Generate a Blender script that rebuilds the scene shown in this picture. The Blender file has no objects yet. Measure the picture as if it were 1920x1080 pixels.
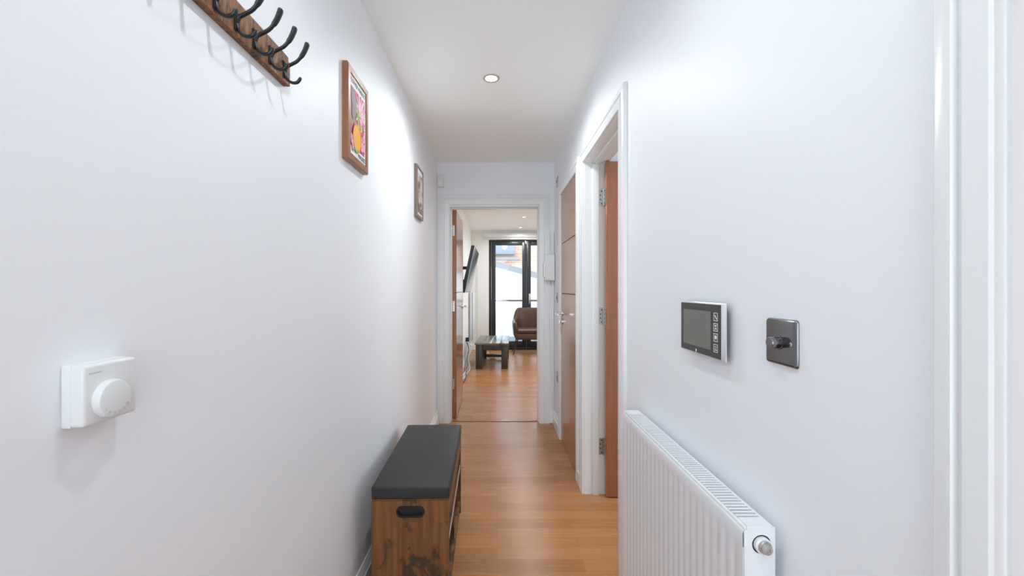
import bpy, bmesh, math, random
from mathutils import Vector, Matrix
random.seed(7)
S = bpy.context.scene
COL = S.collection
PI = math.pi

# ------------------------------------------------------------ camera
CH = 1.244
cd = bpy.data.cameras.new('camera'); cam = bpy.data.objects.new('camera', cd); COL.objects.link(cam)
cam.location = (0, 0, CH); cam.rotation_euler = (PI/2, 0, 0)
cd.sensor_width = 36; cd.lens = 15.0; cd.shift_x = 28/1920; cd.clip_start = .02
S.camera = cam
# ------------------------------------------------------------ exposure, sky, sun, added fill lights
S.view_settings.view_transform = 'Standard'; S.view_settings.look = 'None'
S.view_settings.gamma = 1; S.view_settings.use_curve_mapping = False
S.view_settings.exposure = 1.40
try: S.cycles.diffuse_bounces = 10; S.cycles.max_bounces = 14
except Exception: pass
W = bpy.data.worlds.new('sky'); S.world = W; W.use_nodes = True
nt = W.node_tree; bg = nt.nodes['Background']
bg.inputs[0].default_value = (.78, .88, 1, 1); bg.inputs[1].default_value = 1.7
sd = bpy.data.lights.new('sun', 'SUN'); sd.energy = .6; sd.angle = math.radians(2); sd.color = (1, .96, .9)
so = bpy.data.objects.new('sun', sd); COL.objects.link(so); so.rotation_euler = (math.radians(42), 0, math.radians(-18))
HALL_W, LIVING_W, ROOM_W = 5.5, 23.0, 4.0      # downlight powers
ad = bpy.data.lights.new('front_door_fill', 'AREA'); ad.shape = 'RECTANGLE'; ad.size = .9; ad.size_y = 2.0; ad.energy = 6.5; ad.color = (.84, .955, 1)  # added fill light behind the camera, brightens the hallway
ao = bpy.data.objects.new('front_door_fill', ad); COL.objects.link(ao); ao.location = (0, -2.32, 1.1); ao.rotation_euler = (PI/2, 0, 0)
for nm_, loc_, sx_, sy_, e_ in (('side_room_fill', (3.2, 1.75, 1.3), 1.6, 1.9, 9), ('living_room_fill', (3.2, 6.3, 1.3), 2.6, 2.0, 9)):  # two more added fills out of view, no windows built there
    ad = bpy.data.lights.new(nm_, 'AREA'); ad.shape = 'RECTANGLE'; ad.size = sx_; ad.size_y = sy_; ad.energy = e_; ad.color = (.86, .955, 1)
    ao = bpy.data.objects.new(nm_, ad); COL.objects.link(ao); ao.location = loc_; ao.rotation_euler = (PI/2, 0, PI/2)

# ------------------------------------------------------------ materials
def mat(name, col=(.8,.8,.8), rough=.5, metal=0, spec=.5, emit=None, es=0, coat=0):
    m = bpy.data.materials.new(name); m.use_nodes = True
    b = m.node_tree.nodes['Principled BSDF']
    b.inputs['Base Color'].default_value = (*col, 1); b.inputs['Roughness'].default_value = rough
    b.inputs['Metallic'].default_value = metal; b.inputs['Specular IOR Level'].default_value = spec
    b.inputs['Coat Weight'].default_value = coat; b.inputs['Coat Roughness'].default_value = .12
    if emit: b.inputs['Emission Color'].default_value = (*emit, 1); b.inputs['Emission Strength'].default_value = es
    return m
def nd(m, t, **k):
    n = m.node_tree.nodes.new(t)
    for a, v in k.items():
        if a in n.inputs: n.inputs[a].default_value = v
        else: setattr(n, a, v)
    return n
def ln(m, a, ao, b, bi): m.node_tree.links.new(a.outputs[ao], b.inputs[bi])
def coords(m, scale, rot=(0,0,0)):
    t = nd(m, 'ShaderNodeTexCoord'); p = nd(m, 'ShaderNodeMapping'); p.inputs['Scale'].default_value = scale
    p.inputs['Rotation'].default_value = rot
    ln(m, t, 'Object', p, 'Vector'); return p
def ramp(m, stops):
    r = nd(m, 'ShaderNodeValToRGB'); e = r.color_ramp.elements
    e[0].position, e[0].color = stops[0][0], (*stops[0][1], 1)
    e[1].position, e[1].color = stops[-1][0], (*stops[-1][1], 1)
    for p, c in stops[1:-1]:
        x = e.new(p); x.color = (*c, 1)
    return r
def bump(m, src, out, strength, dist=.01):
    bn = nd(m, 'ShaderNodeBump'); bn.inputs['Strength'].default_value = strength; bn.inputs['Distance'].default_value = dist
    ln(m, src, out, bn, 'Height'); ln(m, bn, 'Normal', m.node_tree.nodes['Principled BSDF'], 'Normal')
BS = lambda m: m.node_tree.nodes['Principled BSDF']

def paint(name, col, rough):
    m = mat(name, col, rough, spec=.35)
    n = nd(m, 'ShaderNodeTexNoise', Scale=220.0, Detail=3.0); p = coords(m, (1,1,1)); ln(m, p, 'Vector', n, 'Vector')
    bump(m, n, 'Fac', .05, .002); return m
M = {}
M['wall'] = paint('wall_paint', (.85, .882, .922), .5)
M['lwall'] = paint('living_wall_paint', (.86, .86, .84), .6)
M['ceil'] = paint('ceiling_paint', (.93, .96, .955), .8)
M['trim'] = mat('trim_gloss_white', (.82, .845, .855), .28)
M['whitepl'] = mat('white_plastic', (.76, .79, .80), .35)
M['radw'] = mat('white_enamel', (.80, .825, .86), .25)
M['chrome'] = mat('chrome', (.75, .75, .76), .16, 1)
M['steel'] = mat('brushed_steel', (.55, .54, .52), .35, 1)
M['blackn'] = mat('black_nickel', (.20, .20, .205), .16, 1)
M['blackm'] = mat('black_metal', (.018, .019, .022), .32, .2)
M['blackp'] = mat('black_plastic', (.02, .02, .022), .25)
M['slot'] = mat('slot_shade', (.03, .03, .035), .7)  # near-black paints the shade inside slots and gaps
M['greybz'] = mat('grey_glass_bezel', (.035, .038, .042), .12)
M['screen'] = mat('grey_screen', (.17, .17, .155), .12)
M['silver'] = mat('silver_bezel', (.78, .79, .82), .3, .4)
M['tvs'] = mat('television_screen', (.02, .022, .026), .08)
M['winfr'] = mat('dark_window_frame', (.022, .026, .032), .35)
M['screw'] = mat('screw_dark', (.08, .08, .09), .4, .8)
M['white'] = mat('clean_white', (.85, .85, .85), .5)
M['greyline'] = mat('grey_lettering', (.55, .56, .57), .5)
M['bulb'] = mat('downlight_lamp', (1, 1, 1), .4, emit=(1, .93, .82), es=14)
M['bulbl'] = mat('downlight_lamp_dim', (1, 1, 1), .4, emit=(1, .93, .82), es=2)
M['leather'] = mat('brown_leather', (.095, .043, .03), .38)
n = nd(M['leather'], 'ShaderNodeTexNoise', Scale=60.0); ln(M['leather'], coords(M['leather'], (1,1,1)), 'Vector', n, 'Vector'); bump(M['leather'], n, 'Fac', .2, .003)

def cushion_mat():
    m = mat('black_leatherette', (.024, .0245, .026), .55)
    v = nd(m, 'ShaderNodeTexVoronoi', Scale=350.0); ln(m, coords(m, (1,1,1)), 'Vector', v, 'Vector'); bump(m, v, 'Distance', .15, .002); return m
M['cushion'] = cushion_mat()

def floor_mat():
    m = mat('oak_strip_laminate', rough=.3, spec=.14)
    p = coords(m, (1,1,1))
    b = nd(m, 'ShaderNodeTexBrick'); b.offset = .37; b.offset_frequency = 2; b.squash = 1
    b.inputs['Scale'].default_value = 1; b.inputs['Mortar Size'].default_value = .0012; b.inputs['Mortar Smooth'].default_value = .3
    b.inputs['Bias'].default_value = 0; b.inputs['Brick Width'].default_value = .62; b.inputs['Row Height'].default_value = .085
    b.inputs['Color1'].default_value = (0, 0, 0, 1); b.inputs['Color2'].default_value = (1, 1, 1, 1); b.inputs['Mortar'].default_value = (.5, .5, .5, 1)
    ln(m, p, 'Vector', b, 'Vector')
    tone = ramp(m, [(0, (.375, .172, .068)), (.3, (.44, .208, .084)), (.65, (.50, .245, .104)), (1, (.405, .188, .082))]); ln(m, b, 'Color', tone, 'Fac')
    p2 = coords(m, (2.2, 42, 1)); g = nd(m, 'ShaderNodeTexNoise', Scale=1.6, Detail=6.0, Roughness=.6, Distortion=.6); ln(m, p2, 'Vector', g, 'Vector')
    gr = ramp(m, [(.3, (.74, .69, .64)), (.5, (1, 1, 1)), (.72, (1.1, 1.08, 1.04))]); ln(m, g, 'Fac', gr, 'Fac')
    mx = nd(m, 'ShaderNodeMixRGB', blend_type='MULTIPLY'); mx.inputs[0].default_value = .5; ln(m, tone, 'Color', mx, 1); ln(m, gr, 'Color', mx, 2)
    # sparse knots
    p3 = coords(m, (3.2, 13, 1)); k = nd(m, 'ShaderNodeTexNoise', Scale=2.2, Detail=2.0); ln(m, p3, 'Vector', k, 'Vector')
    kr = ramp(m, [(.66, (1, 1, 1)), (.76, (.72, .6, .5))]); ln(m, k, 'Fac', kr, 'Fac')
    m2 = nd(m, 'ShaderNodeMixRGB', blend_type='MULTIPLY'); m2.inputs[0].default_value = .8; ln(m, mx, 'Color', m2, 1); ln(m, kr, 'Color', m2, 2)
    m3 = nd(m, 'ShaderNodeMixRGB'); m3.inputs[2].default_value = (.26, .15, .08, 1); ln(m, m2, 'Color', m3, 1)
    ff = nd(m, 'ShaderNodeMath', operation='MULTIPLY'); ff.inputs[1].default_value = .8; ln(m, b, 'Fac', ff, 0); ln(m, ff, 'Value', m3, 0)
    ln(m, m3, 'Color', BS(m), 'Base Color')
    rr = nd(m, 'ShaderNodeMapRange'); rr.inputs['To Min'].default_value = .21; rr.inputs['To Max'].default_value = .32; ln(m, g, 'Fac', rr, 'Value'); ln(m, rr, 'Result', BS(m), 'Roughness')
    bump(m, b, 'Fac', -.25, .002); return m
M['floor'] = floor_mat()

def veneer(name, a, b_, rough=.24, axis='z', sc=1.0):
    m = mat(name, a, rough, coat=.35)
    s = {'z': (26*sc, 26*sc, 1.4*sc), 'y': (30*sc, 1.6*sc, 30*sc)}[axis]
    g = nd(m, 'ShaderNodeTexNoise', Scale=1.5, Detail=5.0, Distortion=.4); ln(m, coords(m, s), 'Vector', g, 'Vector')
    r = ramp(m, [(.3, a), (.7, b_)]); ln(m, g, 'Fac', r, 'Fac'); ln(m, r, 'Color', BS(m), 'Base Color'); return m
M['door'] = veneer('cherry_veneer', (.31, .115, .045), (.40, .160, .068))
M['groove'] = mat('veneer_groove', (.12, .045, .02), .6)
M['frame1'] = veneer('warm_brown_frame_wood', (.24, .095, .035), (.34, .15, .065), .4)
M['frame2'] = veneer('grey_brown_frame_wood', (.12, .085, .07), (.19, .14, .12), .4)
M['rack'] = None
def rustic(name, a, b_, dark, s, thr=(.52, .60), rough=.5):
    m = mat(name, a, rough)
    g = nd(m, 'ShaderNodeTexNoise', Scale=2.0, Detail=7.0, Roughness=.65, Distortion=.5); ln(m, coords(m, s), 'Vector', g, 'Vector')
    r = ramp(m, [(.3, a), (.65, b_)]); ln(m, g, 'Fac', r, 'Fac')
    k = nd(m, 'ShaderNodeTexNoise', Scale=7.5, Detail=6.0, Roughness=.68, Distortion=.9)
    p = coords(m, (1.3, 1.3, .8)); ln(m, p, 'Vector', k, 'Vector')
    kr = ramp(m, [(thr[0], (0, 0, 0)), (thr[1], (1, 1, 1))]); ln(m, k, 'Fac', kr, 'Fac')
    mx = nd(m, 'ShaderNodeMixRGB'); mx.inputs[2].default_value = (*dark, 1); ln(m, r, 'Color', mx, 1)
    f = nd(m, 'ShaderNodeMath', operation='MULTIPLY'); f.inputs[1].default_value = .85; ln(m, kr, 'Color', f, 0); ln(m, f, 'Value', mx, 0)
    ln(m, mx, 'Color', BS(m), 'Base Color'); bump(m, g, 'Fac', .15, .002); return m
M['bench'] = rustic('rustic_brown_board', (.125, .050, .014), (.25, .10, .028), (.035, .026, .016), (30, 30, 2))
M['benchh'] = rustic('rustic_brown_shelf', (.125, .050, .014), (.25, .10, .028), (.035, .026, .016), (30, 2, 30))
M['rack'] = rustic('rough_sawn_wood', (.09, .033, .015), (.40, .19, .09), (.045, .025, .015), (60, 50, 13), (.54, .64), .6)
bn = [x for x in M['rack'].node_tree.nodes if x.type == 'BUMP'][0]; bn.inputs['Strength'].default_value = .9; bn.inputs['Distance'].default_value = .006
M['edge'] = mat('shelf_edge_highlight', (.55, .50, .42), .4)  # pale colour paints the highlight along the shelf edge
M['table'] = rustic('dark_rough_table_wood', (.03, .026, .018), (.075, .06, .042), (.02, .018, .014), (20, 3, 20), rough=.35)
M['tabletop'] = rustic('grey_brown_table_top', (.12, .105, .085), (.2, .18, .15), (.07, .06, .05), (20, 2, 20), rough=.25)

def glass_mat(name, tint=(.96, .98, .98), fac=.07):
    m = bpy.data.materials.new(name); m.use_nodes = True; t = m.node_tree; t.nodes.clear()
    o = t.nodes.new('ShaderNodeOutputMaterial'); a = t.nodes.new('ShaderNodeBsdfTransparent'); g = t.nodes.new('ShaderNodeBsdfGlossy')
    g.inputs['Roughness'].default_value = .02; a.inputs[0].default_value = (*tint, 1); x = t.nodes.new('ShaderNodeMixShader'); x.inputs[0].default_value = fac
    t.links.new(a.outputs[0], x.inputs[1]); t.links.new(g.outputs[0], x.inputs[2]); t.links.new(x.outputs[0], o.inputs[0]); return m
M['glass'] = glass_mat('window_glass')
M['glassb'] = glass_mat('balcony_glass', (.86, .9, .92), .1)
def brick_mat():
    m = mat('old_brick', rough=.8)
    p = coords(m, (1,1,1), (PI/2, 0, 0)); b = nd(m, 'ShaderNodeTexBrick'); ln(m, p, 'Vector', b, 'Vector')
    b.inputs['Scale'].default_value = 1; b.inputs['Brick Width'].default_value = .225; b.inputs['Row Height'].default_value = .075; b.inputs['Mortar Size'].default_value = .008
    b.inputs['Color1'].default_value = (.42, .17, .09, 1); b.inputs['Color2'].default_value = (.56, .30, .18, 1); b.inputs['Mortar'].default_value = (.5, .45, .4, 1)
    n_ = nd(m, 'ShaderNodeTexNoise', Scale=1.6, Detail=5.0); ln(m, coords(m, (1,1,1)), 'Vector', n_, 'Vector')
    r = ramp(m, [(.42, (0, 0, 0)), (.58, (1, 1, 1))]); ln(m, n_, 'Fac', r, 'Fac')
    mx = nd(m, 'ShaderNodeMixRGB'); mx.inputs[2].default_value = (.6, .54, .47, 1); ln(m, b, 'Color', mx, 1)
    f = nd(m, 'ShaderNodeMath', operation='MULTIPLY'); f.inputs[1].default_value = .6; ln(m, r, 'Color', f, 0); ln(m, f, 'Value', mx, 0)
    ln(m, mx, 'Color', BS(m), 'Base Color'); return m
M['brick'] = brick_mat()
M['render'] = mat('white_render', (.86, .86, .85), .8)
M['slate'] = mat('grey_coping', (.22, .22, .23), .7)
M['extgrey'] = mat('grey_cladding', (.20, .22, .27), .6)

# ------------------------------------------------------------ mesh helpers
def bmn(): return bmesh.new()
def box(bm, x0, x1, y0, y1, z0, z1, bev=0, seg=2, mi=0):
    vs = [bm.verts.new((x, y, z)) for x in (x0, x1) for y in (y0, y1) for z in (z0, z1)]
    F = [(0,1,3,2), (4,6,7,5), (0,4,5,1), (2,3,7,6), (0,2,6,4), (1,5,7,3)]
    fs = [bm.faces.new([vs[i] for i in f]) for f in F]
    for f in fs: f.material_index = mi
    if bev:
        es = list({e for f in fs for e in f.edges})
        r = bmesh.ops.bevel(bm, geom=es, offset=bev, segments=seg, profile=.5, affect='EDGES')
        for f in r['faces']: f.material_index = mi
    return vs
def prism(bm, pts, axis, a0, a1, mi=0):
    """polygon pts (p,q) extruded along axis. x:(y,z) y:(x,z) z:(x,y)"""
    def P(p, q, a): return {'x': (a, p, q), 'y': (p, a, q), 'z': (p, q, a)}[axis]
    A = [bm.verts.new(P(p, q, a0)) for p, q in pts]; B = [bm.verts.new(P(p, q, a1)) for p, q in pts]
    n_ = len(pts); fs = [bm.faces.new(A), bm.faces.new(B[::-1])]
    for i in range(n_): fs.append(bm.faces.new((A[i], B[i], B[(i+1) % n_], A[(i+1) % n_])))
    for f in fs: f.material_index = mi
def lathe(bm, prof, origin, direction, seg=24, mi=0):
    """prof: list of (r, t) along direction"""
    d = Vector(direction).normalized(); u = d.orthogonal().normalized(); v = d.cross(u); o = Vector(origin); rings = []
    for r, t in prof:
        if r < 1e-6: rings.append([bm.verts.new(o+d*t)])
        else: rings.append([bm.verts.new(o+d*t+(u*math.cos(2*PI*k/seg)+v*math.sin(2*PI*k/seg))*r) for k in range(seg)])
    for a, b in zip(rings, rings[1:]):
        for k in range(seg):
            q = (k+1) % seg
            if len(a) == 1 and len(b) == 1: continue
            if len(a) == 1: f = bm.faces.new((a[0], b[k], b[q]))
            elif len(b) == 1: f = bm.faces.new((a[k], b[0], a[q]))
            else: f = bm.faces.new((a[k], b[k], b[q], a[q]))
            f.material_index = mi; f.smooth = True
def cyl(bm, c0, c1, r, seg=20, mi=0, bev=0):
    a, b = Vector(c0), Vector(c1); L = (b-a).length
    if bev: prof = [(0, 0), (r-bev, 0), (r, bev), (r, L-bev), (r-bev, L), (0, L)]
    else: prof = [(0, 0), (r, 0), (r, L), (0, L)]
    lathe(bm, prof, a, b-a, seg, mi)
def tube(bm, pts, rad, seg=10, flat=None, mi=0):
    """pts list; rad number or list; flat=(axis vector, factors) widens rings along an axis"""
    P = [Vector(p) for p in pts]; n_ = len(P)
    R = rad if isinstance(rad, (list, tuple)) else [rad]*n_
    t0 = (P[1]-P[0]).normalized(); u = t0.orthogonal().normalized()
    if flat: u = (Vector(flat[0]) - t0*Vector(flat[0]).dot(t0)).normalized()
    rings = []
    for i in range(n_):
        t = (P[min(i+1, n_-1)]-P[max(i-1, 0)]).normalized()
        u = (u - t*u.dot(t)).normalized(); v = t.cross(u); w = flat[1][i] if flat else 1
        rings.append([bm.verts.new(P[i]+(u*math.cos(2*PI*k/seg)*w+v*math.sin(2*PI*k/seg))*R[i]) for k in range(seg)])
    for a, b in zip(rings, rings[1:]):
        for k in range(seg):
            f = bm.faces.new((a[k], a[(k+1) % seg], b[(k+1) % seg], b[k])); f.smooth = True; f.material_index = mi
    for r in (rings[0][::-1], rings[-1]):
        f = bm.faces.new(r); f.material_index = mi
def smooth_path(pts, n_=6):
    P = [Vector(p) for p in pts]; out = []
    for i in range(len(P)-1):
        a, b, c, d = P[max(i-1, 0)], P[i], P[i+1], P[min(i+2, len(P)-1)]
        for k in range(n_):
            t = k/n_
            out.append(.5*((2*b)+(c-a)*t+(2*a-5*b+4*c-d)*t*t+(3*b-a-3*c+d)*t**3))
    out.append(P[-1]); return out
def obj(name, bm, mats, parent=None, smooth=False, sub=0, loc=None):
    bmesh.ops.recalc_face_normals(bm, faces=bm.faces)
    me = bpy.data.meshes.new(name); bm.to_mesh(me); bm.free()
    for m in (mats if isinstance(mats, (list, tuple)) else [mats]): me.materials.append(M[m] if isinstance(m, str) else m)
    if smooth:
        for p in me.polygons: p.use_smooth = True
    else: me.set_sharp_from_angle(angle=math.radians(38))
    o = bpy.data.objects.new(name, me); COL.objects.link(o)
    if parent:
        o.parent = parent
        o.matrix_parent_inverse = Matrix.Translation(parent.location).inverted() if parent.type == 'EMPTY' and not parent.get('local') else Matrix()
    if loc: o.location = loc
    if sub:
        s = o.modifiers.new('sub', 'SUBSURF'); s.levels = sub; s.render_levels = sub
    return o
def thing(name, label, cat, loc=(0,0,0), group=None, local=False):
    o = bpy.data.objects.new(name, None); COL.objects.link(o); o.location = loc; o.empty_display_size = .05
    o['label'] = label; o['category'] = cat
    if group: o['group'] = group
    if local: o['local'] = 1
    return o
def tag(o, label, cat, group=None):
    o['label'] = label; o['category'] = cat
    if group: o['group'] = group
    return o
def struct(name, bm=None, mats=None, loc=(0,0,0), **k):
    if bm is None:
        o = bpy.data.objects.new(name, None); COL.objects.link(o); o.location = loc; o.empty_display_size = .05
    else: o = obj(name, bm, mats, **k)
    o['kind'] = 'structure'; return o
def text(name, body, size, mtx, m, parent, align='CENTER', xs=1.0):
    c = bpy.data.curves.new(name, 'FONT'); c.body = body; c.size = size; c.align_x = align; c.align_y = 'CENTER'; c.extrude = .0002
    t = bpy.data.objects.new(name, c); COL.objects.link(t); bpy.context.view_layer.update()
    me = bpy.data.meshes.new_from_object(t.evaluated_get(bpy.context.evaluated_depsgraph_get()))
    bpy.data.objects.remove(t)
    me.transform(Matrix.Diagonal((xs, 1, 1, 1))); me.transform(mtx)
    me.materials.clear(); me.materials.append(M[m])
    o = bpy.data.objects.new(name, me); COL.objects.link(o); o.parent = parent
    pl = parent
    if not pl.get('local') and pl.type == 'EMPTY': o.matrix_parent_inverse = Matrix.Translation(pl.location).inverted()
    return o

# ------------------------------------------------------------ room dimensions
XL, XR = -.55, .528           # hallway walls
YE, YE2 = 3.93, 4.06          # end wall thickness
YB = -2.4                    # wall behind the camera
H = 2.40
XLL, XLR, YF = -.52, 3.3, 8.60   # living room
WT = .132                     # partition thickness
D1 = (1.815, 2.575); D2 = (2.795, 3.487); D3 = (-.36, .438); DH = 2.0
DE = (-.432, .384); DEH = 1.992
X1 = XR+WT                    # room-side face of the right partition

# floor, ceiling
b = bmn(); box(b, -.8, 3.5, YB-.1, YF+.15, -.12, 0); struct('floor', b, 'floor')
b = bmn(); box(b, -.8, 3.5, YB-.1, YF+.2, H, H+.25); struct('ceiling', b, 'ceil')
# walls
b = bmn(); box(b, XL-.15, XL, YB, YE+.02, 0, H); struct('wall_left', b, 'wall')
def holed(b, x0, x1, holes, ya, yb, h):
    y = ya
    for (a, c) in holes:
        a -= .03; c += .03
        if a > y: box(b, x0, x1, y, a, 0, H)
        box(b, x0, x1, a, c, h, H); y = c
    if yb > y: box(b, x0, x1, y, yb, 0, H)
b = bmn(); holed(b, XR, X1, [D3, D1, D2], YB, YE, DH+.03); struct('wall_right', b, 'wall')
b = bmn(); box(b, XL-.15, DE[0]-.03, YE, YE2, 0, H); box(b, DE[1]+.03, XLR, YE, YE2, 0, H); box(b, DE[0]-.03, DE[1]+.03, YE, YE2, DEH+.03, H)
struct('wall_end', b, 'wall')
# wall behind the camera with glazed front door opening
b = bmn(); box(b, XL, -.36, YB-.12, YB, 0, H); box(b, .36, XLR, YB-.12, YB, 0, H); box(b, -.36, .36, YB-.12, YB, 2.05, H); struct('wall_back', b, 'wall')
# living room shell
b = bmn(); box(b, XLL-.15, XLL, YE2, YF+.15, 0, H); struct('wall_living_left', b, 'lwall')
b = bmn(); box(b, XLR, XLR+.15, YB-.12, YF+.15, 0, H); struct('wall_living_right', b, 'lwall')
GX0, GX1, GZ = -.165, 1.36, 2.215
b = bmn(); box(b, XLL, GX0, YF, YF+.15, 0, H); box(b, GX1, XLR, YF, YF+.15, 0, H); box(b, GX0, GX1, YF, YF+.15, GZ, H); struct('wall_far', b, 'lwall')
# side room partition (behind door 1), closed cupboard behind door 2
b = bmn(); box(b, X1, XLR, 2.66, 2.76, 0, H); struct('wall_room_divider', b, 'wall')
b = bmn(); box(b, X1, XLR, .62, .74, 0, H); struct('wall_room_near', b, 'wall')

# ------------------------------------------------------------ linings, architraves, baseboards
APROF = [(0, 0), (0, .013), (.003, .016), (.028, .018), (.031, .012), (.037, .012), (.041, .018), (.058, .018), (.064, .014), (.066, 0)]
def architrave(b, u0, u1, zt, P, wid):
    s = wid/.066; rows = []
    for w, t in APROF:
        w *= s
        rows.append([b.verts.new(P(*q)) for q in ((u0-w, 0, t), (u0-w, zt+w, t), (u1+w, zt+w, t), (u1+w, 0, t))])
    for r, q in zip(rows, rows[1:]):
        for i in range(3): b.faces.new((r[i], r[i+1], q[i+1], q[i]))
tn = 0
def trim(b, m='trim'):
    global tn; tn += 1; return struct('trim_%d' % tn, b, m)
def side_opening(D, h=DH, wid=.085):
    b = bmn(); architrave(b, D[0]-.004, D[1]+.004, h+.004, lambda u, v, t: (XR-t, u, v), wid)
    architrave(b, D[0]-.004, D[1]+.004, h+.004, lambda u, v, t: (X1+t, u, v), wid); trim(b)
    b = bmn(); L = .03
    for y0, y1 in ((D[0]-L, D[0]), (D[1], D[1]+L)): box(b, XR, X1, y0, y1, 0, h+L)
    box(b, XR, X1, D[0], D[1], h, h+L)
    return b
def stops(b, D, sx0, sx1, h=DH, t=.013):
    box(b, sx0, sx1, D[0], D[0]+t, 0, h, .002); box(b, sx0, sx1, D[1]-t, D[1], 0, h, .002); box(b, sx0, sx1, D[0]+t, D[1]-t, h-t, h, .002)
b = side_opening(D1, wid=.08); stops(b, D1, XR+.045, X1-.048); trim(b)
b = side_opening(D2, wid=.08); stops(b, D2, XR+.056, XR+.09); trim(b)
b = side_opening(D3, wid=.062); stops(b, D3, XR+.03, XR+.06); trim(b)
# end doorway
b = bmn(); architrave(b, DE[0]-.006, DE[1]+.006, DEH+.02, lambda u, v, t: (u, YE-t, v), .098); architrave(b, DE[0]-.006, DE[1]+.006, DEH+.006, lambda u, v, t: (u, YE2+t, v), .07); trim(b)
b = bmn(); box(b, DE[0]-.03, DE[0], YE, YE2, 0, DEH+.03); box(b, DE[1], DE[1]+.03, YE, YE2, 0, DEH+.03); box(b, DE[0], DE[1], YE, YE2, DEH, DEH+.03)
box(b, DE[0], DE[0]+.010, YE+.03, YE+.075, 0, DEH, .002); box(b, DE[1]-.010, DE[1], YE+.03, YE+.075, 0, DEH, .002); box(b, DE[0]+.01, DE[1]-.01, YE+.03, YE+.075, DEH-.013, DEH, .002); trim(b)
# threshold strip
b = bmn(); box(b, DE[0]+.001, DE[1]-.001, YE+.04, YE+.075, 0, .006, .002); trim(b, veneer('threshold_oak', (.28, .15, .07), (.36, .2, .1), .3))
SP = [(0, .018), (.082, .018), (.086, .013), (.095, .013), (.099, .010), (.112, .007), (.12, .003), (.12, 0), (0, 0)]
def skirt(name, runs):
    b = bmn()
    for kind, at, s, a0, a1 in runs:   # kind 'y': runs along y at x=at, s= direction of protrusion
        if kind == 'y': prism(b, [(at+s*t, z) for z, t in SP], 'y', a0, a1)
        else: prism(b, [(at+s*t, z) for z, t in SP], 'x', a0, a1)
    return struct(name, b, 'trim')
skirt('baseboard_left', [('y', XL, 1, YB, YE)])
skirt('baseboard_right', [('y', XR, -1, D3[1]+.064, D1[0]-.082), ('y', XR, -1, D1[1]+.08, D2[0]-.08), ('y', XR, -1, D2[1]+.082, YE)])
skirt('baseboard_living_left', [('y', XLL, 1, YE2, YF)])
skirt('baseboard_far', [('x', YF, -1, XLL, GX0), ('x', YF, -1, GX1, XLR)])
skirt('baseboard_room', [('x', 2.66, -1, X1+.02, XLR)])

# ------------------------------------------------------------ doors
def lever(parent, c, out, along, m='chrome', rose=.026, keyhole=True):
    """c point on leaf face, out = outward unit vector, along= direction lever points"""
    c, o, a = Vector(c), Vector(out), Vector(along)
    b = bmn(); lathe(b, [(0, 0), (rose, 0), (rose, .006), (rose-.003, .009), (0, .009)], c, o)
    pts = smooth_path([c+o*.006, c+o*.04, c+o*.052+a*.014, c+o*.054+a*.06, c+o*.052+a*.12], 5)
    tube(b, pts, .009, 12)
    h = obj('door_handle', b, m, parent)
    if keyhole:
        b = bmn(); k = c-Vector((0, 0, .068)); lathe(b, [(0, 0), (.024, 0), (.024, .006), (.021, .008), (0, .008)], k, o)
        cyl(b, k+o*.008, k+o*.024, .008, 12); box(b, *sorted((k.x-.003+o.x*.02, k.x+.003+o.x*.03)), *sorted((k.y-.003+o.y*.02, k.y+.003+o.y*.03)), k.z-.014, k.z+.014)
        obj('thumb_turn', b, m, parent)
    return h
def leafx(b, x0, x1, y0, y1, z0, z1, grooves, axis):
    """door leaf with shallow horizontal grooves cut in as gaps between boards"""
    zs = [z0]+[g for g in grooves]+[z1]
    for i in range(len(zs)-1):
        a = zs[i]+(.0025 if i else 0); c = zs[i+1]-(.0025 if i < len(zs)-2 else 0)
        box(b, x0, x1, y0, y1, a, c, .0015, 1)
    if axis == 'x': box(b, x0+.003, x1-.003, y0+.001, y1-.001, z0+.001, z1-.001, mi=1)
    else: box(b, x0+.001, x1-.001, y0+.003, y1-.003, z0+.001, z1-.001, mi=1)
GR = [.40, .80, 1.20, 1.60]
# door 1: opened into the side room
d = struct('door_1', loc=(X1, D1[1]-.03, 0))
b = bmn(); leafx(b, .646, .646+.752, D1[1]-.052, D1[1]-.012, .008, DH-.006, [], 'y'); obj('door_leaf', b, ['door', 'groove'], d)
lever(d, (1.33, D1[1]-.052, 1.03), (0, -1, 0), (-1, 0, 0))
def hinge_on_jamb(parent, x0, x1, y, z, knx):
    b = bmn(); box(b, x0, x1, y-.0025, y, z-.05, z+.05, .001, 1)
    cyl(b, (knx, y-.008, z-.05), (knx, y-.008, z+.05), .006, 12)
    box(b, knx-.001, knx+.0015, y-.045, y-.01, z-.05, z+.05)
    for dz, dx in ((-.037, .5), (-.013, .3), (.013, .3), (.037, .5)):
        cyl(b, (x0+(x1-x0)*dx, y-.0045, z+dz), (x0+(x1-x0)*dx, y-.002, z+dz), .0042, 10, mi=1)
        cyl(b, (knx-.0025, y-.026, z+dz), (knx-.0005, y-.026, z+dz), .004, 10, mi=1)
    obj('hinge', b, ['steel', 'screw'], parent)
for z in (1.79, 1.075, .29): hinge_on_jamb(d, X1-.046, X1-.014, D1[1], z, .643)
# door 2: closed
d = struct('door_2', loc=(XR+.02, D2[1], 0))
b = bmn(); leafx(b, XR-.004, XR+.036, D2[0]+.003, D2[1]-.003, .006, DH-.003, [1.20, 1.60], 'x'); obj('door_leaf', b, ['door', 'groove'], d)
lever(d, (XR-.004, D2[1]-.06, 1.04), (-1, 0, 0), (0, -1, 0))
for z in (1.79, .29):
    b = bmn(); cyl(b, (XR-.010, D2[0]+.002, z-.045), (XR-.010, D2[0]+.002, z+.045), .006, 12); obj('hinge', b, 'steel', d)
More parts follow.
